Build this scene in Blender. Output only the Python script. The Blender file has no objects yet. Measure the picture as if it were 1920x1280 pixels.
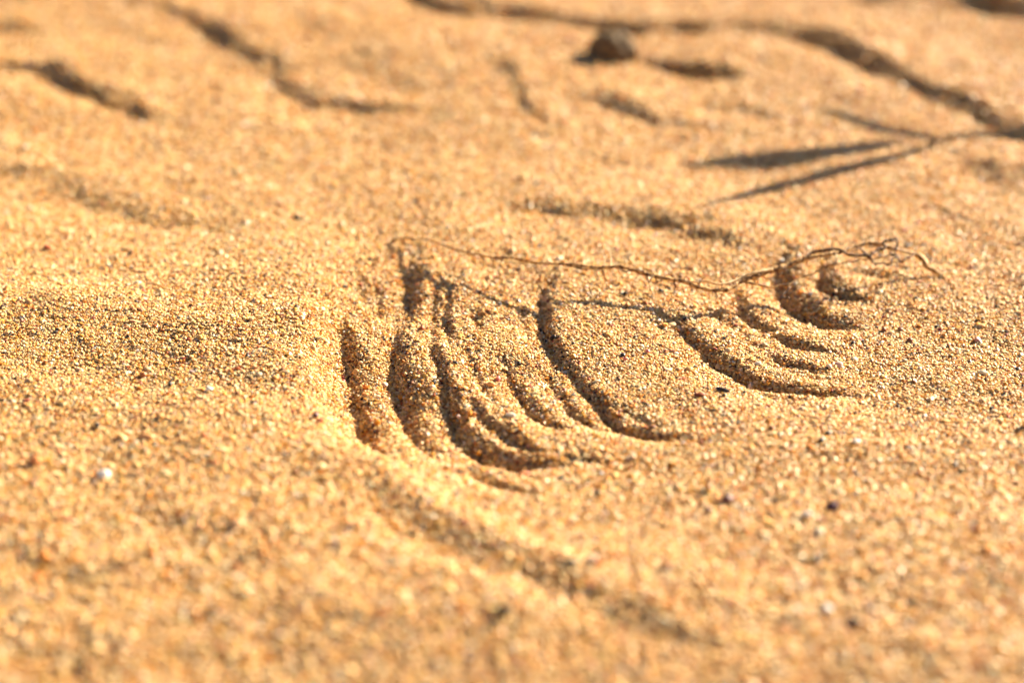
import bpy, bmesh, math
import numpy as np
from mathutils import Vector

rng = np.random.default_rng(7)
scene = bpy.context.scene
MM = 0.001

# ------------------------------------------------------------------ camera
LENS, SENSOR = 80.0, 36.0
PITCH = math.radians(27.0)
DIST = 0.289
W, H = 1920.0, 1280.0
cam_data = bpy.data.cameras.new("camera")
cam = bpy.data.objects.new("camera", cam_data)
scene.collection.objects.link(cam)
CAM = np.array([0.0, -DIST * math.cos(PITCH), DIST * math.sin(PITCH)])
cam.location = CAM
cam.rotation_euler = (math.pi / 2 - PITCH, 0, 0)
cam_data.lens = LENS
cam_data.sensor_width = SENSOR
cam_data.clip_start = 0.005
cam_data.clip_end = 500.0
cam_data.dof.use_dof = True
cam_data.dof.focus_distance = 0.2865
cam_data.dof.aperture_fstop = 11.8
cam_data.dof.aperture_blades = 0
scene.camera = cam

# ------------------------------------------------------------------ sky and sun
SUN_AZ = math.radians(40.0)      # from +x towards +y: the sun stands behind and to the right
SUN_EL = math.radians(23.0)
SUN = np.array([math.cos(SUN_EL) * math.cos(SUN_AZ), math.cos(SUN_EL) * math.sin(SUN_AZ), math.sin(SUN_EL)])
world = bpy.data.worlds.new("World")
scene.world = world
world.use_nodes = True
wn, wl = world.node_tree.nodes, world.node_tree.links
sky = wn.new("ShaderNodeTexSky")
sky.sky_type = 'NISHITA'
sky.sun_disc = False
sky.sun_elevation = SUN_EL
sky.sun_rotation = math.pi / 2 - SUN_AZ
sky.dust_density = 1.0
sky.air_density = 0.4
wn["Background"].inputs["Strength"].default_value = 0.05
wl.new(sky.outputs[0], wn["Background"].inputs["Color"])

sun_data = bpy.data.lights.new("sun", 'SUN')
sun_data.energy = 5.0
sun_data.angle = math.radians(0.55)
sun_data.color = (1.0, 0.86, 0.66)
sun = bpy.data.objects.new("sun", sun_data)
scene.collection.objects.link(sun)
sun.rotation_euler = Vector(SUN).to_track_quat('Z', 'Y').to_euler()

vs = scene.view_settings
vs.view_transform = 'Standard'
vs.look = 'None'
vs.exposure = 2.18
vs.gamma = 1.0
scene.cycles.max_bounces = 4
scene.cycles.diffuse_bounces = 3
scene.cycles.use_adaptive_sampling = False

# ------------------------------------------------------------------ helpers
_cp, _sp = math.cos(PITCH), math.sin(PITCH)
FWD = np.array([0.0, _cp, -_sp]); UP = np.array([0.0, _sp, _cp]); RIGHT = np.array([1.0, 0.0, 0.0])

def at(px, py, z=0.0):
    """the point at height z (metres) that the photograph shows at this pixel"""
    px = np.asarray(px, float); py = np.asarray(py, float)
    sx = (px - W / 2) / W * SENSOR / LENS
    sy = (H / 2 - py) / W * SENSOR / LENS
    d = FWD + sx[..., None] * RIGHT + sy[..., None] * UP
    t = (z - CAM[2]) / d[..., 2]
    return CAM + t[..., None] * d

def catmull(pts, step):
    pts = np.asarray(pts, float)
    if len(pts) == 2:
        n = max(2, int(np.linalg.norm(pts[1] - pts[0]) / step))
        return pts[0] + np.linspace(0, 1, n + 1)[:, None] * (pts[1] - pts[0])
    p = np.vstack([2 * pts[0] - pts[1], pts, 2 * pts[-1] - pts[-2]])
    out = []
    for i in range(1, len(p) - 2):
        n = max(2, int(np.linalg.norm(p[i + 1][:3] - p[i][:3]) / step))
        t = np.linspace(0, 1, n, endpoint=False)[:, None]
        out.append(0.5 * (2 * p[i] + (p[i + 1] - p[i - 1]) * t + (2 * p[i - 1] - 5 * p[i] + 4 * p[i + 1] - p[i + 2]) * t ** 2
                          + (3 * p[i] - p[i - 1] - 3 * p[i + 1] + p[i + 2]) * t ** 3))
    out.append(p[-2][None])
    return np.vstack(out)

def smooth(t):
    t = np.clip(t, 0, 1)
    return t * t * (3 - 2 * t)

def value_noise(x, y, cell, seed):
    r = np.random.default_rng(seed)
    g = r.uniform(-1, 1, (256, 256))
    u, v = x / cell + 1000.0, y / cell + 1000.0
    i, j = np.floor(u).astype(int), np.floor(v).astype(int)
    a, b = smooth(u - i), smooth(v - j)
    G = lambda p, q: g[p & 255, q & 255]
    return (G(i, j) * (1 - a) + G(i + 1, j) * a) * (1 - b) + (G(i, j + 1) * (1 - a) + G(i + 1, j + 1) * a) * b

# ------------------------------------------------------------------ the relief of the sand
# each mark: pixels of the shaded face's middle line, face width, drop, rim share, decay on the sunny side, decay on the far side (mm)
MARKS = [
    # scraped arcs, left group: fine, long, tapering
    ([(648, 590, .5), (660, 636, .8), (672, 672, 1.0), (685, 718, 1.2), (698, 764, 1.3), (715, 806, 1.2), (738, 842, .9), (775, 880, .5)], 2.8, 2.9, .3, 2.2, 2.4),
    ([(622, 640, .5), (634, 700, .9), (650, 760, 1.0), (672, 815, 1.0), (705, 862, .7)], 2.6, 1.9, .3, 2.4, 2.4),
    ([(793, 457, .6), (780, 490, .8), (771, 529, .8), (763, 568, .55), (757, 600, .55), (755, 632, .8), (758, 662, 1.1), (765, 697, 1.25), (780, 736, 1.5), (796, 776, 1.6), (818, 815, 1.4), (858, 850, .8)], 2.7, 2.5, .3, 2.2, 2.2),
    ([(803, 500, .6), (787, 537, 1.0), (778, 575, 1.0), (770, 610, .4)], 1.1, .95, .3, 1.0, 1.0),
    ([(832, 515, .7), (825, 553, 1.0), (820, 584, 1.1), (819, 607, .9), (821, 639, .7), (830, 672, .8), (846, 712, .7), (866, 746, .5)], 1.2, 1.05, .3, 1.0, 1.0),
    ([(864, 528, .5), (850, 557, .8), (844, 588, 1.0), (847, 619, 1.0), (856, 650, .4)], 1.3, 1.15, .3, 1.1, 1.1),
    ([(832, 690, .4), (845, 716, .7), (862, 752, 1.1), (886, 790, 1.4), (914, 815, 1.5), (953, 832, 1.4), (992, 841, 1.2), (1036, 852, .9), (1085, 868, .4)], 2.2, 2.3, .3, 1.9, 1.8),
    ([(880, 730, .4), (915, 766, .8), (955, 796, 1.0), (1000, 822, .8), (1040, 840, .4)], 1.5, 1.3, .3, 1.4, 1.3),
    ([(902, 578, .8), (905, 600, 1.0), (909, 624, .7)], 1.0, .9, .3, .9, .9),
    ([(935, 650, .4), (952, 680, .6), (967, 704, .9), (987, 734, 1.2), (1010, 757, 1.25), (1030, 769, 1.1), (1062, 785, .8), (1105, 803, .4)], 1.3, 1.35, .3, 1.2, 1.2),
    ([(984, 572, .7), (988, 592, 1.0), (996, 618, .8), (1010, 650, .4)], 1.1, .85, .3, 1.0, 1.0),
    ([(1015, 665, .4), (1039, 702, .8), (1062, 733, 1.0), (1078, 753, 1.1), (1108, 772, 1.1), (1138, 788, .9), (1175, 803, .4)], 1.2, 1.2, .3, 1.1, 1.1),
    ([(1050, 506, .5), (1032, 545, .9), (1027, 580, 1.1), (1030, 613, 1.2), (1046, 646, 1.1), (1065, 672, .9), (1097, 709, .8), (1126, 734, 1.0), (1154, 766, 1.3), (1193, 790, 1.35), (1241, 807, 1.1), (1284, 816, .8), (1340, 832, .4)], 1.6, 1.75, .3, 1.6, 1.5),
    ([(1150, 742, .4), (1190, 766, .8), (1235, 788, .8), (1280, 804, .4)], 1.2, .7, .3, 1.2, 1.2),
    ([(672, 510, .6), (690, 540, 1), (700, 575, .7)], 1.6, .9, .3, 1.6, 1.6),
    ([(712, 525, .6), (720, 560, 1), (725, 595, .6)], 1.2, .7, .3, 1.3, 1.3),
    ([(875, 640, .4), (892, 680, .8), (920, 725, .9), (955, 765, .5)], 1.1, .6, .3, 1.1, 1.1),
    ([(870, 845, .4), (905, 872, .9), (945, 893, 1.0), (985, 908, .8), (1030, 925, .4)], 1.7, 1.2, .3, 1.6, 1.6),
    ([(1040, 838, .5), (1090, 850, 1), (1150, 860, .5)], 1.4, .55, .3, 1.6, 1.6),
    # right group
    ([(1255, 574, .5), (1279, 595, .9), (1301, 618, 1.1), (1331, 643, 1.1), (1356, 664, 1.2), (1386, 677, 1.2), (1421, 697, 1.2), (1467, 709, 1.2), (1512, 718, 1.1), (1587, 727, .8), (1660, 736, .3)], 1.7, 1.6, .3, 1.6, 1.5),
    ([(1325, 566, .6), (1350, 580, 1.0), (1385, 600, .8), (1421, 630, .8), (1453, 644, .6)], 1.3, .9, .3, 1.3, 1.3),
    ([(1440, 640, .5), (1466, 658, 1.0), (1497, 668, 1.1), (1532, 683, .8), (1570, 694, .3)], 1.4, 1.2, .3, 1.3, 1.3),
    ([(1388, 532, .6), (1395, 556, 1.0), (1410, 582, 1.1), (1440, 600, .8), (1475, 612, .4)], 1.6, 1.5, .3, 1.4, 1.4),
    ([(1440, 606, .4), (1470, 618, .8), (1490, 626, 1.0), (1512, 632, 1.0), (1550, 642, .6), (1590, 652, .3)], 1.3, 1.15, .3, 1.2, 1.2),
    ([(1492, 455, .7), (1480, 497, 1.0), (1484, 527, 1.2), (1500, 552, 1.3), (1530, 574, 1.1), (1582, 592, .7), (1635, 608, .3)], 2.7, 2.6, .3, 2.1, 2.0),
    ([(1560, 470, .7), (1553, 508, 1.0), (1567, 530, 1.1), (1605, 548, .7), (1640, 558, .3)], 2.0, 2.0, .3, 1.7, 1.6),
    ([(1410, 712, .5), (1450, 728, 1), (1505, 738, .7), (1550, 742, .3)], 1.2, .75, .3, 1.2, 1.2),
    ([(1580, 500, .6), (1650, 507, 1), (1700, 512, .5)], 1.2, .6, .3, 1.4, 1.4),
    # foot of the rim round the scraped hollow
    ([(690, 868, .6), (740, 915, 1.0), (830, 975, 1.1), (940, 1030, 1.1), (1060, 1085, 1.1), (1220, 1150, 1.0), (1420, 1230, .7)], 8.6, 2.3, .3, 9.0, 5.0),
    # ripples beyond
    ([(-300, 170), (-120, 118), (40, 128, .9), (110, 138, 1.1), (180, 176, 1.0), (250, 203, 1.1), (340, 238, .5)], 3.2, 2.0, .5, 12, 8),
    ([(170, -50), (265, 2, .8), (345, 33, .7), (420, 75, 1.1), (495, 122, .8), (560, 168, .9), (640, 192, 1.0), (740, 206, .6), (890, 218, .4)], 3.4, 1.75, .5, 14, 9),
    ([(600, -60), (740, -14), (830, 10, 1.3), (890, 16, 1.4), (960, 26, 1.1), (1060, 42, .8), (1150, 55, .9), (1280, 56, 1.0), (1440, 54, 1.1), (1555, 72, 1.1), (1620, 104, 1.2), (1700, 150, .9), (1800, 190, 1.0), (1880, 232, 1.4), (2000, 290)], 3.8, 2.4, .5, 13, 7),
    ([(1160, 96, .3), (1290, 98, .5), (1420, 100, .3)], 3.0, .6, .5, 6, 6),
    ([(925, 80, .5), (945, 125, 1), (962, 165, .8), (1000, 210, .6), (1060, 235, .4)], 2.6, 1.3, .5, 4, 4),
    ([(1150, 108, .4), (1235, 116, .7), (1320, 128, 1.1), (1410, 139, .6)], 3.2, 2.1, .5, 8, 6),
    ([(1080, 178, .6), (1160, 194, 1), (1260, 226, .6), (1400, 245, .3)], 3.8, 1.6, .5, 8, 7),
    ([(1310, 186, .5), (1390, 200, 1), (1470, 220, .4)], 2.6, .9, .5, 5, 5),
    ([(-300, 270), (-60, 305), (70, 330), (180, 370, 1), (330, 410, .8), (500, 430, .4)], 4.5, 1.0, .5, 12, 10),
    ([(900, 378, .4), (1000, 390, .8), (1110, 402, .8), (1235, 414, 1.15), (1320, 438, .9), (1430, 490, .5)], 4.2, 1.5, .5, 9, 7),
    ([(1790, 298, .6), (1860, 320, 1), (1990, 350, 1)], 6.0, 1.9, .5, 12, 9),
    ([(1560, 0), (1680, -2), (1780, 4), (1830, 20)], 2.6, 1.2, .5, 10, 8),
    ([(1790, -14), (1850, 4), (1910, 16), (2000, 20)], 4.6, 3.4, .5, 10, 8),
    ([(540, 40, .4), (620, 70, .8), (700, 85, .5)], 3.0, .8, .5, 7, 6),
    ([(120, 60, .4), (60, 50, .8), (-40, 40, .8)], 3.0, 1.0, .5, 8, 6),
    ([(-60, 600), (60, 622), (190, 652), (330, 680), (450, 700), (560, 760)], 15.0, 1.0, .5, 14, 14),
    ([(1450, 990), (1600, 1040), (1760, 1100), (2000, 1150)], 11.0, 1.5, .5, 14, 14),
    ([(1500, 1225), (1700, 1265), (1950, 1300)], 8.0, 1.3, .5, 12, 12),
    ([(-50, 1200), (90, 1240), (240, 1300)], 9.0, .7, .5, 12, 12),
    # ripples that go on outside the picture
    ([(2100, 150), (2300, 260), (2600, 420)], 4.0, 2.2, .5, 16, 10),
    ([(-700, 60), (-500, 120), (-300, 260), (-150, 330)], 4.0, 2.2, .5, 16, 10),
    ([(-700, 500), (-450, 640), (-250, 760)], 6.0, 2.0, .5, 16, 12),
    ([(2050, 620), (2250, 760), (2500, 900)], 6.0, 2.0, .5, 16, 12),
]
# fine shallow scratches between neighbouring arcs
def between(p, q, f):
    def res(a_):
        a_ = np.array([(u[0], u[1]) for u in a_], float); t = np.linspace(0, 1, len(a_)); k = np.linspace(0, 1, 9)
        return np.stack([np.interp(k, t, a_[:, 0]), np.interp(k, t, a_[:, 1])], -1)
    m_ = res(p) * (1 - f) + res(q) * f
    st = np.random.default_rng(int(f * 97 + p[0][0])).uniform(.4, 1.3, 9)
    return [(u[0], u[1], float(v)) for u, v in zip(m_, st)]
_arc = [MARKS[i][0] for i in (1, 0, 2, 6, 9, 11, 12)]
for _a, _b in zip(_arc[:-1], _arc[1:]):
    for _f in (.25, .5, .75):
        MARKS.append((between(_a, _b, _f), .9, .34, .3, .9, .9))
_arc = [MARKS[i][0] for i in (19, 21, 22, 24)]
for _a, _b in zip(_arc[:-1], _arc[1:]):
    for _f in (.3, .65):
        MARKS.append((between(_a, _b, _f), .9, .32, .3, .9, .9))
# pushed-up lips: crest pixels, height, width of the slope that faces the sun, decay of the back (mm)
LIPS = [
    ([(640, 440, .3), (575, 520, .7), (552, 600, 1.0), (556, 690, 1.0), (585, 780, 1.0), (640, 860, 1.1), (740, 935, 1.15), (880, 1015, 1.15), (1050, 1100, 1.1), (1250, 1190, 1.0), (1500, 1300, 1.0)], 2.3, 6.5, 80.0),
    ([(1300, 825, .4), (1200, 812, .7), (1130, 780, .9), (1080, 730, .7), (1040, 680, .4)], .5, 1.3, 3.0),
]

X0, X1, Y0, Y1, CELL = -0.160, 0.160, -0.130, 0.225, 0.00034
gx = np.arange(X0, X1 + 1e-9, CELL); gy = np.arange(Y0, Y1 + 1e-9, CELL)
GX, GY = np.meshgrid(gx, gy)                     # [j, i]
Z = np.zeros_like(GX)

def add_mark(pix, w, drop, ra, L1, L2, lip=False):
    p = at([q[0] for q in pix], [q[1] for q in pix])
    p[:, 2] = [q[2] if len(q) > 2 else 1.0 for q in pix]          # third column: local strength
    keep = p[:, 2].copy(); p[:, 2] = keep * 1e-6
    p = catmull(p, 1.2 * MM)
    strength = p[:, 2] * 1e6; p = p[:, :2]
    if not lip and L1 >= 4:
        drop *= .84 if ra > .4 else 1.0
        w *= 1.25
    if L1 < 4:
        drop *= .78 if w > 2.1 else (.76 if w > 1.55 else .92)
        w *= 1.12; ra *= .15; L1 = min(L1 * 1.5, 3.9); L2 *= 1.2
    w, drop, L1, L2 = w * MM, drop * MM, L1 * MM, L2 * MM
    m = (5 * max(L1, L2) if not lip else 2.2 * L2) + w
    i0, i1 = np.searchsorted(gx, [p[:, 0].min() - m, p[:, 0].max() + m])
    j0, j1 = np.searchsorted(gy, [p[:, 1].min() - m, p[:, 1].max() + m])
    if i1 - i0 < 2 or j1 - j0 < 2:
        return
    # broad marks are worked out on every third cell, then upsampled
    bx, by = gx[i0:i1], gy[j0:j1]
    q_ = 1 if w < 3 * MM and L1 < 4 * MM else 3
    sx_, sy_ = bx[::q_], by[::q_]
    QX, QY = np.meshgrid(sx_, sy_)
    best = np.full(QX.shape, 1e9); U = np.zeros_like(QX); T = np.zeros_like(QX); ST = np.ones_like(QX)
    seg = np.linalg.norm(np.diff(p, axis=0), axis=1); acc = np.concatenate([[0], np.cumsum(seg)]); tot = acc[-1]
    for k in range(len(seg)):
        d = (p[k + 1] - p[k]) / max(seg[k], 1e-9)
        n = np.array([-d[1], d[0]])
        if n @ SUN[:2] < 0: n = -n
        rx, ry = QX - p[k, 0], QY - p[k, 1]
        t = np.clip(rx * d[0] + ry * d[1], 0, seg[k])
        ex, ey = rx - t * d[0], ry - t * d[1]
        D2 = ex * ex + ey * ey
        c = D2 < best
        s = np.sqrt(D2)
        sg = np.sign(rx * n[0] + ry * n[1])
        ST = np.where(c, strength[k] + (strength[k + 1] - strength[k]) * t / max(seg[k], 1e-9), ST)
        U = np.where(c, s * sg, U); T = np.where(c, acc[k] + t, T); best = np.where(c, D2, best)
    tap = smooth(T / (0.25 * tot)) * smooth((tot - T) / (0.25 * tot))
    tap = np.sqrt(np.clip(tap, 0, 1))
    wob = 1 + 0.25 * value_noise(T, T * 0 + drop * 31, 4 * MM, int(drop * 1e6) % 997)
    nz = min(w, 1.6 * MM) if L1 < 4 * MM else min(w, 3.5 * MM)
    nz = min(w, 1.2 * MM) if lip or (ra < .4 and L1 > 4 * MM) else nz * (1.0 if L1 < 4 * MM else 1.7)
    U = U + nz * (0.14 * value_noise(QX, QY, 4.5 * MM, 21) + 0.15 * value_noise(QX, QY, 2.0 * MM, 22) + .12 * value_noise(QX, QY, .9 * MM, 23))
    wl_ = w * (0.35 + 0.65 * tap) * wob * ST
    tap = tap * ST * (1 + (.12 if L1 < 4 * MM or lip or ra < .4 else .3) * value_noise(QX, QY, 5 * MM, 24))
    a = drop * ra; b = drop - a
    up = a * np.exp(-np.clip(U - wl_ / 2, 0, None) / L1)
    dn = -b * np.exp(-np.clip(-U - wl_ / 2, 0, None) / L2)
    tt = np.clip(U / wl_ + 0.5, 0, 1)
    mid = -b + drop * ((1 - (1 - tt) ** 1.6) if L1 < 4 * MM else (.45 * tt + .55 * smooth(tt)))     # scraped: steep at the foot, rounded at the crest
    z = np.where(U > wl_ / 2, up, np.where(U < -wl_ / 2, dn, mid)) * tap
    if lip:
        z = drop * tap * np.where(U > 0, 1 - smooth(U / (w * 1.0)), np.exp(U / L2) * smooth((U + 2.1 * L2) / L2))
    ii = np.linspace(0, len(sy_) - 1, len(by)); jj = np.linspace(0, len(sx_) - 1, len(bx))
    fi = np.minimum(ii.astype(int), len(sy_) - 2); fj = np.minimum(jj.astype(int), len(sx_) - 2)
    ai = (ii - fi)[:, None]; aj = (jj - fj)[None]
    zz = (z[fi][:, fj] * (1 - ai) + z[fi + 1][:, fj] * ai) * (1 - aj) + (z[fi][:, fj + 1] * (1 - ai) + z[fi + 1][:, fj + 1] * ai) * aj
    Z[j0:j1, i0:i1] += zz

for mk in MARKS:
    add_mark(*mk)
for pix, hgt, wid, back in LIPS:
    add_mark(pix, wid, hgt, .5, back * .4, back, lip=True)

# low swells and small unevenness
def swell(x, y):
    return 1.1 * MM * value_noise(x, y, 30 * MM, 1) + 0.35 * MM * value_noise(x, y, 9 * MM, 2)
Z += swell(GX, GY)
Z += 0.13 * MM * value_noise(GX, GY, 3.0 * MM, 3) + 0.07 * MM * value_noise(GX, GY, 1.3 * MM, 4)

def blur(a, n):
    k = np.array([1, 2, 1]) / 4.0
    for _ in range(n):
        b = np.pad(a, 1, mode='edge')
        a = k[0] * b[:-2, 1:-1] + k[1] * b[1:-1, 1:-1] + k[2] * b[2:, 1:-1]
        b = np.pad(a, 1, mode='edge')
        a = k[0] * b[1:-1, :-2] + k[1] * b[1:-1, 1:-1] + k[2] * b[1:-1, 2:]
    return a
Z = blur(Z, 1)
edge = np.minimum(np.minimum(GX - X0, X1 - GX), np.minimum(GY - Y0, Y1 - GY))
Z *= smooth(edge / 0.02)

def height(x, y):
    u = np.clip((np.asarray(x) - X0) / CELL, 0, len(gx) - 1.001); v = np.clip((np.asarray(y) - Y0) / CELL, 0, len(gy) - 1.001)
    i, j = u.astype(int), v.astype(int); a, b = u - i, v - j
    return (Z[j, i] * (1 - a) + Z[j, i + 1] * a) * (1 - b) + (Z[j + 1, i] * (1 - a) + Z[j + 1, i + 1] * a) * b

def on_sand(px, py, iters=4):
    """where the ray through this pixel meets the sand"""
    z = 0.0
    for _ in range(iters):
        q = at(px, py, z); z = float(height(q[0], q[1]))
    return at(px, py, z)

# ------------------------------------------------------------------ materials
def material(name):
    m = bpy.data.materials.new(name); m.use_nodes = True
    return m, m.node_tree.nodes, m.node_tree.links, m.node_tree.nodes["Principled BSDF"]

def ramp(nodes, stops):
    r = nodes.new("ShaderNodeValToRGB")
    while len(r.color_ramp.elements) < len(stops): r.color_ramp.elements.new(0.5)
    for e, (p, c) in zip(r.color_ramp.elements, stops):
        e.position = p; e.color = (*c, 1)
    return r

# packed sand below the loose top grains
m_sand, n, l, b = material("sand")
tc = n.new("ShaderNodeTexCoord")
vo = n.new("ShaderNodeTexVoronoi"); vo.inputs["Scale"].default_value = 2300.0
l.new(tc.outputs["Object"], vo.inputs["Vector"])
sep = n.new("ShaderNodeSeparateColor"); l.new(vo.outputs["Color"], sep.inputs[0])
rp = ramp(n, [(0.0, (.22, .11, .035)), (.35, (.38, .22, .08)), (.7, (.46, .29, .12)), (.92, (.52, .37, .2)), (1.0, (.15, .08, .05))])
l.new(sep.outputs[0], rp.inputs[0]); l.new(rp.outputs[0], b.inputs["Base Color"])
bp = n.new("ShaderNodeBump"); bp.inputs["Strength"].default_value = 0.9; bp.inputs["Distance"].default_value = 0.0003; bp.invert = True
l.new(vo.outputs["Distance"], bp.inputs["Height"]); l.new(bp.outputs[0], b.inputs["Normal"])
b.inputs["Roughness"].default_value = 0.7
b.inputs["Specular IOR Level"].default_value = 0.3

# single grains: colour carried by each grain
m_grain, n, l, b = material("sand_grain")
at_ = n.new("ShaderNodeAttribute"); at_.attribute_type = 'INSTANCER'; at_.attribute_name = "grain_colour"
b.inputs["Roughness"].default_value = 0.45
b.inputs["Specular IOR Level"].default_value = 0.2
l.new(at_.outputs["Color"], b.inputs["Base Color"])
b.subsurface_method = 'RANDOM_WALK'
b.inputs["Subsurface Weight"].default_value = 0.5
b.inputs["Subsurface Radius"].default_value = (1.0, 0.7, 0.4)
b.inputs["Subsurface Scale"].default_value = 0.0003

def solid(name, c1, c2, scale, rough=0.5, trans=0.0, bump=0.3, dist=0.0001, spec=0.4, edge=.18):
    m, n, l, b = material(name)
    tc = n.new("ShaderNodeTexCoord")
    no = n.new("ShaderNodeTexNoise"); no.inputs["Scale"].default_value = scale; no.inputs["Detail"].default_value = 4
    l.new(tc.outputs["Object"], no.inputs["Vector"])
    r = ramp(n, [(.5 - edge, c1), (.5 + edge, c2)])
    l.new(no.outputs[0], r.inputs[0]); l.new(r.outputs[0], b.inputs["Base Color"])
    b.inputs["Roughness"].default_value = rough; b.inputs["Specular IOR Level"].default_value = spec
    bp = n.new("ShaderNodeBump"); bp.inputs["Strength"].default_value = bump; bp.inputs["Distance"].default_value = dist
    l.new(no.outputs[0], bp.inputs["Height"]); l.new(bp.outputs[0], b.inputs["Normal"])
    if trans:
        tr = n.new("ShaderNodeBsdfTranslucent"); l.new(r.outputs[0], tr.inputs[0])
        mx = n.new("ShaderNodeMixShader"); mx.inputs[0].default_value = trans
        l.new(b.outputs[0], mx.inputs[1]); l.new(tr.outputs[0], mx.inputs[2])
        l.new(mx.outputs[0], n["Material Output"].inputs[0])
    return m

M_ROOT = solid("dry_root_bark", (.12, .045, .011), (.62, .36, .12), 2200, .65, .12, 1.0, .00012, .3, .09)
M_STRAND = solid("dry_root_dark_bark", (.03, .012, .005), (.16, .07, .022), 2000, .65, 0, .8, .0001, .3, .1)
M_PALE = solid("dry_root_pale_fibre", (.60, .40, .17), (.78, .58, .30), 1500, .5, .30, .4)
M_CLOD = solid("damp_soil", (.07, .04, .013), (.19, .115, .042), 900, .8, 0, 1.0, .0006)
M_LEAF = solid("seedling_leaf", (.05, .09, .02), (.09, .13, .03), 300, .5, .2, .3)
M_STEM = solid("seedling_stem", (.10, .09, .03), (.16, .12, .04), 400, .6, 0, .3)

# ------------------------------------------------------------------ object helpers
def link(o, parent=None):
    scene.collection.objects.link(o)
    if parent is not None:
        o.parent = parent
    return o

def tag(o, label=None, category=None, group=None, kind=None):
    for k, v in (("label", label), ("category", category), ("group", group), ("kind", kind)):
        if v: o[k] = v
    return o

def mesh_obj(name, verts, faces, mat, parent=None, loc=(0, 0, 0), shade=True):
    me = bpy.data.meshes.new(name)
    me.from_pydata([tuple(v) for v in verts], [], faces)
    me.update()
    if shade: me.polygons.foreach_set("use_smooth", [True] * len(me.polygons))
    me.materials.append(mat)
    o = bpy.data.objects.new(name, me); o.location = loc
    return link(o, parent)

# ------------------------------------------------------------------ ground: one sheet, fine where the picture is, out to the horizon
def graded(lo, hi, c):
    far = np.cumsum(np.geomspace(0.002, 25.0, 34))
    return np.concatenate([lo - far[::-1], c, hi + far])
ax, ay = graded(X0, X1, gx), graded(Y0, Y1, gy)
AX, AY = np.meshgrid(ax, ay)
AZ = np.zeros_like(AX)
nf = 34
AZ[nf:nf + len(gy), nf:nf + len(gx)] = Z - .34 * MM * smooth(edge / 0.01)      # the packed bed lies just under the loose grains
R = np.maximum(np.hypot(AX, AY) - 0.3, 0)
AZ += smooth(R / 3.0) * (0.05 * value_noise(AX, AY, 1.7, 11) + 0.012 * value_noise(AX, AY, 0.45, 12) - 0.03)
nx, ny = len(ax), len(ay)
co = np.stack([AX, AY, AZ], -1).reshape(-1, 3)
idx = np.arange(nx * ny).reshape(ny, nx)
quads = np.stack([idx[:-1, :-1], idx[:-1, 1:], idx[1:, 1:], idx[1:, :-1]], -1).reshape(-1, 4)
me = bpy.data.meshes.new("sand")
me.vertices.add(len(co)); me.vertices.foreach_set("co", co.ravel())
me.loops.add(quads.size); me.loops.foreach_set("vertex_index", quads.ravel().astype(np.int32))
me.polygons.add(len(quads)); me.polygons.foreach_set("loop_start", np.arange(0, quads.size, 4, dtype=np.int32))
me.polygons.foreach_set("use_smooth", np.ones(len(quads), bool))
me.update(calc_edges=True); me.validate()
me.materials.append(m_sand)
sand = link(bpy.data.objects.new("sand", me))
tag(sand, "orange beach sand scored with curved scrape marks", "sand", kind="structure")

# ------------------------------------------------------------------ loose grains on the sheet
def scatter(x0, x1, y0, y1, s, keep):
    nx_, ny_ = int((x1 - x0) / s), int((y1 - y0) / s)
    I, J = np.meshgrid(np.arange(nx_), np.arange(ny_))
    x = x0 + (I + 0.5 * (J % 2) + rng.uniform(-.45, .45, I.shape)) * s
    y = y0 + (J + rng.uniform(-.45, .45, I.shape)) * s
    x, y = x.ravel(), y.ravel()
    k = keep(x, y)
    return x[k], y[k]

def seen(x, y, mx_, my_):
    """inside the photographed stretch of ground, with a margin"""
    v = np.stack([x, y, np.zeros_like(x)], -1) - CAM
    d = v @ FWD; sx = v @ RIGHT / d; sy = v @ UP / d
    hx = SENSOR / LENS / 2; hy = hx * H / W
    return (np.abs(sx) < hx * mx_) & (np.abs(sy) < hy * my_)

S = 0.252 * MM
def coarse(y):
    """finest in the scraped hollow, coarser towards the viewer and the far side"""
    return 1 + .38 * smooth((-y - .012) / .055) + .32 * smooth((y - .040) / .05)
xs, ys = scatter(-0.13, 0.13, -0.11, 0.17, S, lambda x, y: seen(x, y, 1.05, 1.07) & (rng.random(len(x)) < coarse(y) ** -2))
x2, y2 = scatter(-0.155, 0.155, -0.122, 0.218, 0.72 * MM, lambda x, y: ~seen(x, y, 1.045, 1.065))
rad = np.clip(rng.lognormal(math.log(0.145), 0.34, len(xs)), .09, .55) * MM * coarse(ys)
rad2 = np.clip(rng.lognormal(math.log(0.46), 0.2, len(x2)), .3, .7) * MM
gxs, gys, gr = np.concatenate([xs, x2]), np.concatenate([ys, y2]), np.concatenate([rad, rad2])
N = len(gxs)
gz = height(gxs, gys) + .03 * MM + gr * rng.uniform(-0.35, 0.35, N)
proud = rng.random(N) < 0.03
gz = np.where(proud, gz + 0.5 * gr, gz)
PAL = np.array([
    (.80, .56, .28), (.80, .53, .24), (.76, .44, .13), (.82, .63, .37), (.70, .35, .06), (.78, .50, .20),
    (.84, .72, .52), (.62, .25, .04), (.76, .48, .28), (.52, .40, .25), (.42, .12, .04), (.28, .13, .05), (.03, .022, .02), (.36, .09, .07), (.84, .78, .68)])
PW = np.array([18, 17, 12, 14, 10, 12, 7, 6.0, 3, 3, 1.8, 5.0, 4.2, .7, 2.2]); PW /= PW.sum()
ci = rng.choice(len(PAL), N, p=PW)
col = PAL[ci] * np.array([.79, .722, .60]) * rng.uniform(.80, 1.09, (N, 1)) * (1 + rng.normal(0, .04, (N, 3)))
col = np.clip(col, .01, .9)
scl = np.stack([rng.uniform(.85, 1.35, N), rng.uniform(.75, 1.15, N), rng.uniform(.45, .85, N)], -1) * gr[:, None]
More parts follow.
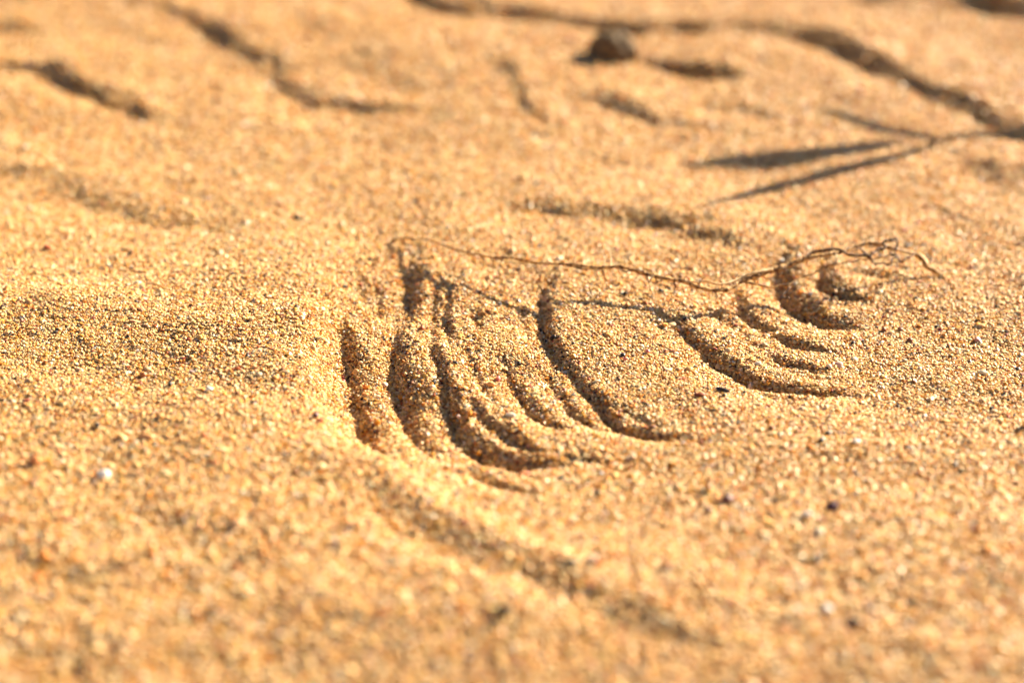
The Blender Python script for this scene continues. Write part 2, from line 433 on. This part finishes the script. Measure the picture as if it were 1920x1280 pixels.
e_ = .5 * MM
sl_x = (height(gxs + e_, gys) - height(gxs - e_, gys)) / (2 * e_); sl_y = (height(gxs, gys + e_) - height(gxs, gys - e_)) / (2 * e_)
rot = np.stack([np.arctan(sl_y) + rng.normal(0, .26, N), -np.arctan(sl_x) + rng.normal(0, .26, N), rng.uniform(0, 2 * math.pi, N)], -1)
NV = 24
pm = bpy.data.meshes.new("sand_grains")
pm.vertices.add(N); pm.vertices.foreach_set("co", np.stack([gxs, gys, gz], -1).ravel())
def attr(name, typ, data, key):
    a_ = pm.attributes.new(name, typ, 'POINT'); a_.data.foreach_set(key, np.ascontiguousarray(data).ravel())
attr("grain_colour", 'FLOAT_COLOR', np.concatenate([col, np.ones((N, 1))], 1), "color")
attr("grain_scale", 'FLOAT_VECTOR', scl, "vector")
attr("grain_turn", 'FLOAT_VECTOR', rot, "vector")
attr("grain_shape", 'INT', rng.integers(0, NV, N).astype(np.int32), "value")
grains = link(bpy.data.objects.new("sand_grains", pm))
tag(grains, "loose coarse grains of amber and cream sand covering the ground", "sand grains", kind="stuff")

ng = bpy.data.node_groups.new("grain_scatter", 'GeometryNodeTree')
ng.interface.new_socket("Geometry", in_out='INPUT', socket_type='NodeSocketGeometry')
ng.interface.new_socket("Geometry", in_out='OUTPUT', socket_type='NodeSocketGeometry')
gn, gl = ng.nodes, ng.links
gi, go = gn.new("NodeGroupInput"), gn.new("NodeGroupOutput")
join = gn.new("GeometryNodeGeometryToInstance")
for k in range(NV):
    ico = gn.new("GeometryNodeMeshIcoSphere"); ico.inputs["Radius"].default_value = 1.0
    ico.inputs["Subdivisions"].default_value = 1 if k < 15 else 2
    rv = gn.new("FunctionNodeRandomValue"); rv.data_type = 'FLOAT_VECTOR'
    d = .38 if k < 15 else .17
    rv.inputs[0].default_value = (-d, -d, -d); rv.inputs[1].default_value = (d, d, d)
    rv.inputs["Seed"].default_value = 100 + k
    sp_ = gn.new("GeometryNodeSetPosition")
    gl.new(ico.outputs["Mesh"], sp_.inputs["Geometry"]); gl.new(rv.outputs[0], sp_.inputs["Offset"])
    ch = gn.new("GeometryNodeConvexHull"); gl.new(sp_.outputs[0], ch.inputs[0])
    ss = gn.new("GeometryNodeSetShadeSmooth"); ss.inputs["Shade Smooth"].default_value = (k >= 19); gl.new(ch.outputs[0], ss.inputs[0])
    sm = gn.new("GeometryNodeSetMaterial"); sm.inputs["Material"].default_value = m_grain; gl.new(ss.outputs[0], sm.inputs[0])
    gl.new(sm.outputs[0], join.inputs[0])
def named(name, typ):
    q = gn.new("GeometryNodeInputNamedAttribute"); q.data_type = typ; q.inputs["Name"].default_value = name
    return q.outputs["Attribute"]
iop = gn.new("GeometryNodeInstanceOnPoints")
gl.new(gi.outputs[0], iop.inputs["Points"]); gl.new(join.outputs[0], iop.inputs["Instance"])
iop.inputs["Pick Instance"].default_value = True
gl.new(named("grain_shape", 'INT'), iop.inputs["Instance Index"])
e2r = gn.new("FunctionNodeEulerToRotation"); gl.new(named("grain_turn", 'FLOAT_VECTOR'), e2r.inputs[0])
gl.new(e2r.outputs[0], iop.inputs["Rotation"])
gl.new(named("grain_scale", 'FLOAT_VECTOR'), iop.inputs["Scale"])
gl.new(iop.outputs[0], go.inputs[0])
mod = grains.modifiers.new("grains", 'NODES'); mod.node_group = ng

# ------------------------------------------------------------------ the dried root
def tube(name, pts, r0, r1, mat, parent, sides=9, step=0.14 * MM, wob=.22, seed=0, mid=None):
    """pts: world points; radius runs r0 -> mid -> r1; ridged, knobbly skin"""
    r = np.random.default_rng(seed + 50)
    pts = np.asarray(pts)
    if name == "tangled_rootlet":                # kinked, not flowing
        pts = np.vstack([np.vstack([pts[i] + (pts[i + 1] - pts[i]) * f for f in (0, .3, .62)]) for i in range(len(pts) - 1)] + [pts[-1:]])
        pts[1:-1] += r.normal(0, .12 * MM, pts[1:-1].shape)
    p = catmull(pts, step)
    p[1:-1] += r.normal(0, .05 * max(r0, r1), p[1:-1].shape)
    n_ = len(p); t = np.linspace(0, 1, n_)
    rr = np.interp(t, [0, .5, 1], [r0, mid if mid else (r0 + r1) / 2, r1])
    k = r.uniform(-1, 1, max(4, n_ // 5 + 2))
    rr = rr * (1 + wob * np.interp(t * (len(k) - 1), np.arange(len(k)), k))
    tan = np.gradient(p, axis=0); tan /= np.linalg.norm(tan, axis=1)[:, None] + 1e-12
    up = np.array([0, 0, 1.0]); V = []; tw = 0
    for i in range(n_):
        a_ = np.cross(tan[i], up); a_ /= np.linalg.norm(a_) + 1e-9; b_ = np.cross(a_, tan[i])
        tw += .10
        for s_ in range(sides):
            th = 2 * math.pi * s_ / sides
            q = rr[i] * (1 + .16 * math.cos(2 * th + tw) + .10 * math.cos(3 * th - 1.7 * tw))
            V.append(p[i] + q * (math.cos(th) * a_ + math.sin(th) * b_))
    F = [(i * sides + s_, i * sides + (s_ + 1) % sides, (i + 1) * sides + (s_ + 1) % sides, (i + 1) * sides + s_) for i in range(n_ - 1) for s_ in range(sides)]
    F += [tuple(range(sides))[::-1], tuple(range((n_ - 1) * sides, n_ * sides))]
    base = np.array(parent.location) if parent else np.zeros(3)
    return mesh_obj(name, np.array(V) - base, F, mat, parent)

def path(pz):
    out = []
    for a_, b_, c_ in pz:
        rel = c_ * MM * float(np.interp(a_, [734, 800, 1400, 1700, 1800], [1, .78, .78, .58, .58])); z = rel
        for _ in range(4):
            q = at(a_, b_, z); z = rel + float(swell(q[0], q[1]))
        out.append(at(a_, b_, z))
    return np.array(out)

root = bpy.data.objects.new("dried_root", None); root.empty_display_size = .005
tip = on_sand(1765, 516)
root.location = tip
link(root)
tag(root, "long thin dried brown root with a tangled end, arching over scraped sand", "root")

zt, ze = .25, .3
MAIN = [(734, 451, zt), (748, 448, zt + .5), (778, 447, zt + 1.0), (800, 449, 2), (830, 459, 2.6), (862, 470, 3), (900, 478, 3.4), (935, 483, 3.8), (962, 484, 4),
        (985, 489, 4), (1010, 493, 4), (1040, 494, 4), (1075, 497, 4), (1100, 499, 4), (1125, 501, 3.9), (1160, 500, 3.8), (1175, 503, 3.7), (1200, 509, 3.6),
        (1222, 516, 3.5), (1260, 524, 3.4), (1285, 528, 3.3), (1310, 539, 3.2), (1345, 545, 3.1), (1365, 541, 3.1), (1390, 527, 3.4), (1420, 517, 3.7),
        (1445, 507, 4), (1465, 503, 4.3), (1480, 496, 4.7), (1510, 485, 5.2), (1540, 479, 5.6), (1562, 475, 5.8), (1580, 472, 5.9)]
main = path(MAIN)
# thin towards the left tip, thick from the sag to the fork
tube("main_root", main[:14], .14 * MM, .18 * MM, M_ROOT, root, seed=1, wob=.35)
tube("main_root", main[13:23], .19 * MM, .32 * MM, M_ROOT, root, seed=2, wob=.35)
tube("main_root", main[22:], .32 * MM, .27 * MM, M_ROOT, root, seed=3, wob=.33, mid=.36 * MM)
SIDE = [
    ("side_root", [(1285, 527, 3.5), (1310, 529, 4.0), (1325, 527, 4.3), (1345, 533, 4.0), (1362, 531, 3.9), (1380, 525, 3.8), (1400, 515, 4.2), (1425, 509, 4.5), (1448, 505, 4.4)], .11, .12, M_PALE),
    ("side_root", [(1578, 472, 5.9), (1598, 463, 6.3), (1627, 456, 6.6), (1655, 459, 6.6), (1672, 466, 6.2), (1700, 472, 5.2), (1722, 478, 4.2)], .19, .12, M_ROOT),
    ("side_root", [(1720, 477, 4.2), (1730, 486, 3.4), (1738, 499, 2.4), (1750, 506, 1.4), (1772, 521, ze)], .26, .14, M_ROOT),
    ("side_root", [(1505, 484, 5.3), (1525, 473, 5.8), (1540, 470, 6.0), (1567, 467, 6.2), (1580, 470, 6.2), (1590, 477, 6.0), (1605, 479, 6.0), (1622, 478, 6.0), (1633, 482, 5.9)], .10, .16, M_STRAND),
    ("side_root", [(1388, 528, 3.3), (1410, 531, 3.0), (1430, 535, 2.8), (1448, 539, 2.5), (1465, 534, 2.7), (1480, 533, 2.7), (1500, 520, 3.2), (1520, 514, 3.5), (1545, 502, 4.0), (1562, 496, 4.3), (1580, 493, 4.4), (1605, 490, 4.6), (1615, 486, 4.8), (1635, 486, 4.8), (1660, 481, 5.0), (1672, 477, 5.1)], .08, .07, M_ROOT),
    ("side_root", [(1163, 503, 3.7), (1171, 509, 3.5), (1185, 507, 3.5), (1200, 512, 3.4), (1216, 518, 3.4)], .06, .07, M_STRAND),
    ("side_root", [(1062, 494, 4.0), (1078, 501, 3.8), (1100, 504, 3.8), (1124, 502, 3.9)], .06, .07, M_ROOT),
    ("tangled_rootlet", [(1607, 463, 6.5), (1618, 470, 6.3), (1624, 478, 6.1), (1630, 480, 6.0), (1636, 486, 5.7), (1640, 493, 5.3), (1650, 494, 5.2), (1662, 496, 5.1), (1670, 493, 5.2), (1672, 488, 5.5), (1680, 482, 5.8), (1681, 477, 6.0), (1677, 469, 6.4)], .07, .07, M_STRAND),
    ("tangled_rootlet", [(1677, 469, 6.4), (1681, 465, 6.6), (1681, 452, 7.3), (1677, 447, 7.6), (1672, 451, 7.4), (1665, 450, 7.4), (1659, 454, 7.2), (1657, 466, 6.6)], .08, .09, M_STRAND),
    ("tangled_rootlet", [(1632, 480, 5.9), (1639, 473, 6.2), (1647, 467, 6.5), (1652, 466, 6.5), (1656, 469, 6.4)], .06, .11, M_STRAND),
    ("tangled_rootlet", [(1672, 470, 6.3), (1669, 474, 6.1), (1674, 479, 5.9), (1681, 477, 6.0)], .07, .06, M_STRAND),
    ("tangled_rootlet", [(1681, 478, 6.0), (1685, 486, 5.5), (1690, 490, 5.2), (1694, 489, 5.2), (1697, 484, 5.3), (1705, 481, 5.2), (1711, 480, 4.9), (1715, 474, 4.8)], .06, .06, M_STRAND),
    ("tangled_rootlet", [(1736, 478, 4.0), (1744, 485, 3.5), (1745, 494, 2.8), (1740, 502, 2.0)], .05, .06, M_STRAND),
    ("tangled_rootlet", [(1648, 470, 6.3), (1651, 476, 6.0), (1649, 482, 5.7)], .05, .04, M_STRAND),
    ("tangled_rootlet", [(1482, 538, 2.4), (1472, 548, 1.9), (1463, 560, 1.3), (1471, 557, 1.5), (1480, 560, 1.3)], .08, .06, M_STRAND),
    ("rootlet", [(1078, 497, 4.0), (1077, 488, 4.5), (1079, 472, 5.3), (1081, 464, 5.7)], .055, .035, M_ROOT),
    ("rootlet", [(962, 484, 4.0), (961, 470, 4.7), (957, 452, 5.6)], .05, .03, M_ROOT),
    ("rootlet", [(1133, 500, 3.9), (1133, 485, 4.7), (1128, 473, 5.3), (1120, 468, 5.5)], .06, .04, M_PALE),
    ("rootlet", [(1094, 498, 4.0), (1096, 482, 4.7), (1100, 473, 5.2), (1109, 477, 5.0), (1118, 475, 5.1)], .05, .04, M_PALE),
    ("rootlet", [(1146, 500, 3.9), (1144, 478, 5.0), (1141, 462, 5.8), (1136, 450, 6.3)], .06, .035, M_PALE),
    ("rootlet", [(1177, 503, 3.7), (1173, 490, 4.4), (1172, 474, 5.2)], .055, .03, M_ROOT),
    ("rootlet", [(1127, 501, 3.8), (1132, 513, 3.1), (1138, 528, 2.2)], .06, .03, M_STRAND),
    ("rootlet", [(1262, 525, 3.3), (1266, 535, 2.8), (1264, 546, 2.1), (1264, 555, 1.5)], .06, .03, M_STRAND),
    ("rootlet", [(1342, 546, 3.0), (1343, 555, 2.5), (1342, 566, 1.8)], .05, .03, M_PALE),
    ("rootlet", [(1007, 493, 4.0), (1014, 500, 3.6), (1013, 508, 3.1), (1009, 517, 2.5)], .05, .03, M_PALE),
    ("rootlet", [(1464, 503, 4.3), (1466, 511, 3.8), (1461, 519, 3.3)], .07, .04, M_PALE),
    ("rootlet", [(1453, 505, 4.2), (1454, 514, 3.6)], .07, .04, M_PALE),
    ("rootlet", [(1568, 475, 5.9), (1566, 492, 4.9), (1564, 508, 4.0), (1561, 522, 3.1)], .06, .03, M_PALE),
    ("rootlet", [(1228, 519, 3.4), (1232, 527, 3.0), (1242, 525, 3.1)], .05, .04, M_STRAND),
    ("rootlet", [(1224, 518, 3.5), (1219, 524, 3.2), (1228, 512, 3.9)], .08, .06, M_PALE),
    ("rootlet", [(1540, 479, 5.7), (1560, 487, 5.2), (1562, 497, 4.6)], .05, .05, M_ROOT),
    ("rootlet", [(1590, 477, 6.0), (1600, 470, 6.4), (1612, 465, 6.7)], .06, .05, M_ROOT),
    ("rootlet", [(1378, 520, 3.9), (1384, 516, 4.2), (1395, 517, 4.1), (1415, 509, 4.5), (1432, 508, 4.5)], .06, .05, M_PALE),
]
for k, (nm, pz, r0, r1, mt) in enumerate(SIDE):
    kk = 1.75 if nm == "tangled_rootlet" else 1.5
    tube(nm, path(pz), r0 * kk * MM, r1 * kk * MM, mt, root, sides=7, seed=10 + k, wob=.25)
# short frayed hairs and bark splinters all along it
hr = np.random.default_rng(77)
for k in range(34):
    i = int(hr.integers(2, len(main) - 2)); f_ = hr.random()
    p0 = main[i] * (1 - f_) + main[i + 1] * f_
    d0 = main[i + 1] - main[i]; d0 /= np.linalg.norm(d0)
    dr = d0 * hr.uniform(-1, 1) + np.array([hr.normal(0, .3), hr.normal(0, .6), hr.normal(.1, .7)]); dr /= np.linalg.norm(dr)
    ln = hr.uniform(.5, 1.7) * MM
    p1 = p0 + dr * ln * .5; p2 = p1 + (dr + hr.normal(0, .55, 3)) * ln * .5
    tube("rootlet", np.array([p0, p1, p2]), .075 * MM, .03 * MM, (M_PALE, M_ROOT, M_STRAND)[k % 3], root, sides=6, seed=120 + k)
# the long pale hair that drops from the root and runs down over the sand
hair = list(path([(1215, 519, 3.5), (1217, 530, 2.7), (1222, 545, 1.7)]))
hair += [on_sand(a_, b_) + np.array([0, 0, .28 * MM]) for a_, b_ in ((1232, 570), (1250, 588), (1275, 607), (1290, 618))]
tube("rootlet", np.array(hair), .07 * MM, .045 * MM, M_PALE, root, sides=7, seed=90)
hair = [on_sand(a_, b_) + np.array([0, 0, .28 * MM]) for a_, b_ in ((1768, 518), (1780, 530), (1792, 545), (1800, 565))]
tube("rootlet", np.array(hair), .06 * MM, .03 * MM, M_ROOT, root, sides=7, seed=91)

# ------------------------------------------------------------------ grains and fragments that stand out one by one
def fragment(name, px, py, wpx, hpx, colour, label, cat, group=None, turn=0.0, flat=.55, kind='angular', tilt=(0, 0), rough=.45, trans=.25, seed=0, lift=.35):
    r = np.random.default_rng(seed + 300)
    c = on_sand(px, py)
    dist = (c - CAM) @ FWD
    mpp = dist * SENSOR / LENS / W
    a_ = 1.1 * wpx * mpp / 2
    b_ = 1.1 * hpx * mpp / 2 / math.sin(PITCH) * .62
    bm = bmesh.new()
    bmesh.ops.create_icosphere(bm, subdivisions=2 if kind == 'angular' else 3, radius=1.0)
    for v in bm.verts:
        if kind == 'angular':
            v.co += Vector(r.uniform(-.22, .22, 3))
        elif kind == 'shell':                      # a thin curved chip with a ragged rim
            s_ = 1 + .18 * math.sin(3 * math.atan2(v.co.y, v.co.x) + seed) + .08 * math.sin(7 * math.atan2(v.co.y, v.co.x))
            v.co.x *= s_; v.co.y *= s_
            v.co.z = v.co.z * .45 - .5 * (v.co.x ** 2 + v.co.y ** 2) + .35
        else:
            v.co *= 1 + .07 * math.sin(3.1 * v.co.x + seed) + .05 * math.sin(4.3 * v.co.y - seed) + r.uniform(-.015, .015)
    if kind == 'angular':
        res = bmesh.ops.convex_hull(bm, input=bm.verts)
        bmesh.ops.delete(bm, geom=[g for g in res["geom_interior"] if isinstance(g, bmesh.types.BMVert)], context='VERTS')
    h_ = min(a_, b_) * flat * 1.6
    for v in bm.verts:
        v.co = Vector((v.co.x * a_, v.co.y * b_, v.co.z * h_))
    me = bpy.data.meshes.new(name); bm.to_mesh(me); bm.free()
    if kind != 'angular': me.polygons.foreach_set("use_smooth", [True] * len(me.polygons))
    c1 = tuple(min(1, q * .8) for q in colour); c2 = tuple(min(.9, q * 1.15) for q in colour)
    me.materials.append(solid(name + "_mineral", c1, c2, 2500, rough, trans, .4, .00005, .5))
    o = bpy.data.objects.new(name, me)
    o.location = c + np.array([0, 0, h_ * lift + .15 * MM])
    o.rotation_euler = (math.radians(tilt[0]), math.radians(tilt[1]), math.radians(turn))
    link(o)
    return tag(o, label, cat, group)

BLACK, MAROON, RED, CORAL = (.02, .017, .016), (.13, .02, .02), (.40, .07, .03), (.75, .24, .16)
ORANGE, AMBER, BROWN, CREAM, WHITE, PINK, TAN, PURPLE = (.72, .30, .06), (.66, .33, .05), (.22, .07, .025), (.80, .62, .38), (.86, .80, .70), (.80, .52, .36), (.50, .36, .2), (.10, .035, .045)
FRAG = [
    ("shell_fragment", 195, 895, 24, 15, WHITE, "largest white shell chip, oval, on blurred sand near the left edge", "shell", dict(kind='round', turn=-12)),
    ("shell_fragment", 393, 732, 12, 6, WHITE, "thin white flake on sharp sand right of a round black grain", "shell", dict(turn=-20)),
    ("black_grain", 319, 723, 9, 8, BLACK, "round black grain just left of a thin white flake", "grain", dict(kind='round')),
    ("black_grain", 183, 801, 9, 8, (.03, .02, .018), "dark round bead on lit sand at the left, above an orange crescent", "grain", dict(kind='round', lift=.8)),
    ("shell_fragment", 276, 822, 30, 10, (.76, .42, .15), "orange crescent of shell lying on the sand below a dark bead", "shell", dict(kind='shell', turn=-6, tilt=(12, 0))),
    ("orange_grain", 268, 706, 13, 8, (.55, .20, .04), "burnt orange flake in the left half, above a round black grain", "grain", dict(turn=-8)),
    ("orange_grain", 68, 868, 20, 15, (.70, .27, .07), "bright orange angular grain close to the left edge above the big white chip", "grain", dict(turn=20)),
    ("red_sliver", 401, 869, 19, 6, (.55, .15, .04), "orange-red sliver lying level to the right of the big white chip", "grain", dict(turn=3)),
    ("maroon_grain", 592, 782, 11, 8, MAROON, "dark maroon grain on the bright rim left of the scraped arcs", "grain", dict(turn=30)),
    ("red_grain", 600, 791, 8, 7, RED, "small red grain touching the dark maroon grain", "grain", dict(turn=70)),
    ("amber_grain", 752, 747, 10, 10, AMBER, "rounded amber grain at the left edge of the widest dark groove", "grain", dict(kind='round', trans=.5, rough=.2)),
    ("amber_grain", 707, 794, 10, 9, (.62, .28, .03), "orange amber grain in the leftmost shaded groove near its lower end", "grain", dict(trans=.5, rough=.2)),
    ("amber_grain", 686, 729, 10, 8, ORANGE, "upper orange amber grain in the leftmost shaded groove", "grain", dict(trans=.5, rough=.2, turn=40)),
    ("amber_grain", 881, 778, 9, 12, AMBER, "tall amber grain in the shade of the third groove", "grain", dict(trans=.5, rough=.2)),
    ("pebble", 800, 819, 13, 11, TAN, "smooth tan pebble at the bottom of the widest dark groove", "pebble", dict(kind='round', rough=.3)),
    ("pink_grain", 934, 713, 9, 9, CORAL, "salmon pink grain on the ridge above an oblong orange chip", "grain", dict(turn=15)),
    ("orange_grain", 921, 724, 15, 8, (.78, .42, .12), "oblong orange chip just below a salmon pink grain", "grain", dict(turn=-12, kind='round')),
    ("shell_fragment", 957, 780, 19, 9, (.84, .72, .52), "pale flat flake on the crest above the long dark groove", "shell", dict(turn=-14, flat=.3)),
    ("brown_grain", 904, 593, 14, 9, (.45, .2, .04), "orange-brown chip on the sand under the left part of the root", "grain", dict(turn=5)),
    ("black_grain", 1168, 668, 8, 7, BLACK, "black squarish grain between the two groups of grooves", "grain", dict(turn=30)),
    ("coral_grain", 1172, 676, 7, 5, CORAL, "coral pink grain touching a black squarish grain", "grain", dict(turn=10)),
    ("coral_grain", 1214, 662, 8, 7, (.72, .26, .2), "lone coral pink grain right of the black squarish grain", "grain", dict(turn=50)),
    ("bark_splinter", 1355, 734, 24, 5, BLACK, "black splinter lying on flat sand below the right-hand grooves", "splinter", dict(turn=-20, flat=.8, trans=0)),
    ("brown_flake", 1312, 743, 20, 6, (.30, .08, .03), "red-brown flake lying left of the black splinter", "flake", dict(turn=-8)),
    ("shell_fragment", 1573, 686, 13, 11, PINK, "round peach shell disc at the end of the right-hand grooves", "shell", dict(kind='round', flat=.3, tilt=(25, 0))),
    ("shell_fragment", 1555, 690, 9, 9, CREAM, "cream curved chip left of the round peach disc", "shell", dict(kind='shell', turn=30, tilt=(30, 0))),
    ("shell_fragment", 1842, 701, 17, 8, (.84, .68, .42), "cream sliver standing out on grainy sand near the right edge", "shell", dict(turn=-35, flat=.4)),
    ("brown_grain", 1688, 620, 8, 9, BROWN, "upright red-brown grain, right one of a pair below the root's end", "grain", dict()),
    ("brown_grain", 1657, 621, 9, 7, (.30, .11, .03), "red-brown grain, left one of a pair below the root's end", "grain", dict(turn=20)),
    ("brown_grain", 1706, 640, 10, 6, BROWN, "flat red-brown grain under a pair of similar grains", "grain", dict(turn=-25)),
    ("pink_grain", 1832, 640, 10, 8, (.62, .30, .2), "dusky pink grain near the right edge level with the grooves", "grain", dict(turn=10)),
    ("black_grain", 1539, 829, 10, 8, BLACK, "round black bead on softly blurred sand at lower right", "grain", dict(kind='round')),
    ("white_grain", 1605, 831, 12, 8, WHITE, "white grain on softly blurred sand right of a black bead", "grain", dict(turn=-10)),
    ("black_grain", 1700, 465, 7, 7, (.03, .02, .015), "tiny dark bead on the sand just above the tangled root end", "grain", dict(kind='round', lift=.8)),
    ("white_grain", 1466, 491, 7, 7, WHITE, "bright white grain on the sand just above the thick root", "grain", dict()),
    ("purple_grain", 1560, 953, 22, 12, PURPLE, "blurred dark purple grain in the lower right foreground", "grain", dict(turn=-6)),
    ("black_flake", 944, 1148, 28, 13, BLACK, "blurred flat black flake at the bottom, left of centre", "flake", dict(turn=6)),
    ("black_flake", 1603, 1170, 24, 12, BLACK, "blurred black flake near the bottom, lower right", "flake", dict(turn=4)),
    ("shell_fragment", 982, 892, 22, 9, (.62, .18, .05), "red-orange curved shell splinter below the long dark groove", "shell", dict(kind='shell', turn=10, tilt=(20, 0))),
    ("brown_flake", 1365, 940, 22, 14, (.24, .10, .07), "blurred brown flake in the lower foreground, right of centre", "flake", dict(turn=20)),
    ("brown_grain", 1328, 959, 11, 9, MAROON, "small blurred maroon grain left of a brown flake", "grain", dict()),
    ("white_grain", 1551, 1145, 16, 15, WHITE, "blurred white grain up and left of a black flake near the bottom", "grain", dict(kind='round')),
    ("white_grain", 1513, 967, 20, 9, WHITE, "blurred white oval grain beside a dark purple grain", "grain", dict(kind='round')),
    ("orange_grain", 71, 1087, 15, 13, (.78, .28, .05), "blurred vivid orange grain in the lower left corner area", "grain", dict()),
    ("black_grain", 345, 980, 11, 9, (.05, .035, .03), "blurred dark grey grain in the lower left foreground", "grain", dict(kind='round')),
]
for k, (nm, px, py, wp, hp, cl, lab, cat, kw) in enumerate(FRAG):
    fragment(nm, px, py, wp, hp, cl, lab, cat, seed=k, **kw)

# dark clod on the far ripple
def clod(px, py, w, h, d, label, seed):
    r = np.random.default_rng(seed)
    c = on_sand(px, py)
    bm = bmesh.new(); bmesh.ops.create_icosphere(bm, subdivisions=5, radius=1.0)
    ph = r.uniform(0, 6.28, (8, 3)); fr = r.uniform(1.2, 3.2, (8, 3))
    for v in bm.verts:
        k = 1.0
        for q in range(8):
            k += .07 / (1 + .2 * q) * math.sin(fr[q, 0] * v.co.x * (1 + q * .5) + ph[q, 0]) * math.cos(fr[q, 1] * v.co.y * (1 + q * .5) + ph[q, 1] + fr[q, 2] * v.co.z)
        k += r.uniform(-.035, .035)
        v.co *= k
        if v.co.z < -.35: v.co.z = -.35 + (v.co.z + .35) * .3
        v.co = Vector((v.co.x * w / 2, v.co.y * d / 2, (v.co.z + .40) * h / 1.5))
    me = bpy.data.meshes.new("soil_clod"); bm.to_mesh(me); bm.free()
    me.polygons.foreach_set("use_smooth", [True] * len(me.polygons)); me.materials.append(M_CLOD)
    o = link(bpy.data.objects.new("soil_clod", me)); o.location = c - np.array([0, 0, 1.0 * MM])
    return tag(o, label, "clod")
clod(1148, 108, 8.0 * MM, 6.0 * MM, 5.5 * MM, "dark brown clod of soil standing alone on the blurred far sand", 5)
clod(1893, 8, 7.0 * MM, 2.4 * MM, 6.0 * MM, "dark blurred clod at the top right corner", 8)

# thin dark twig lying out of focus at the right
tw = bpy.data.objects.new("twig_fragment", None)
pts = [on_sand(a_, b_) + np.array([0, 0, .35 * MM]) for a_, b_ in ((1738, 388), (1765, 393), (1785, 403), (1805, 408), (1826, 417))]
tw = tube("twig_fragment", np.array(pts) - pts[2], .10 * MM, .07 * MM, M_STRAND, None, seed=200)
tw.location = pts[2]
tag(tw, "thin dark twig fragment lying on blurred sand near the right edge", "twig")

# ------------------------------------------------------------------ seedling just outside the right edge; its shadow falls into the picture
def off(px, py, s):
    """point s metres up the sun's ray from the sand at this pixel"""
    return on_sand(px, py) + SUN * s
base = on_sand(2400, 120)
seed_ = bpy.data.objects.new("beach_seedling", None); seed_.location = base; link(seed_)
tag(seed_, "small seedling outside the right edge whose shadow crosses the sand", "plant")
def lift_for(px, py):
    q = on_sand(px, py)
    return max(0.0, (base - q)[:2] @ SUN[:2] / (SUN[:2] @ SUN[:2]))
def shadow_path(pix):
    return np.array([off(a_, b_, lift_for(a_, b_)) for a_, b_ in pix])
stem = shadow_path([(2398, 121), (2200, 175), (2050, 232), (1970, 247), (1900, 252), (1830, 254), (1780, 262), (1740, 275)])
tube("stem", stem, 1.5 * MM, 1.1 * MM, M_STEM, seed_, seed=210, step=.5 * MM)
def blade(pix, wmax):
    p = catmull(shadow_path(pix), .6 * MM); n_ = len(p)
    t = np.linspace(0, 1, n_); w_ = wmax * np.sin(np.pi * np.clip(t, 0, 1) ** .8) ** .8 + .15 * MM
    tan = np.gradient(p, axis=0); tan /= np.linalg.norm(tan, axis=1)[:, None]
    side = np.cross(tan, SUN); side /= np.linalg.norm(side, axis=1)[:, None]
    nrm = np.cross(side, tan); V = []
    for i in range(n_):
        for u_ in (-1, -.5, 0, .5, 1):
            V.append(p[i] + side[i] * u_ * w_[i] + nrm[i] * (abs(u_) * .25 * w_[i]) - np.array(base))
    F = [(i * 5 + s_, i * 5 + s_ + 1, (i + 1) * 5 + s_ + 1, (i + 1) * 5 + s_) for i in range(n_ - 1) for s_ in range(4)]
    o = mesh_obj("leaf", V, F, M_LEAF, seed_)
    sol = o.modifiers.new("thickness", 'SOLIDIFY'); sol.thickness = .0002
blade([(1745, 273), (1680, 295), (1600, 315), (1500, 342), (1410, 365), (1310, 392)], 1.25 * MM)
blade([(1700, 268), (1640, 276), (1570, 285), (1480, 296), (1390, 303), (1280, 308)], 1.7 * MM)
blade([(1760, 262), (1710, 255), (1650, 245), (1590, 225), (1530, 208)], .6 * MM)
print("grains", N, "sheet", len(quads))
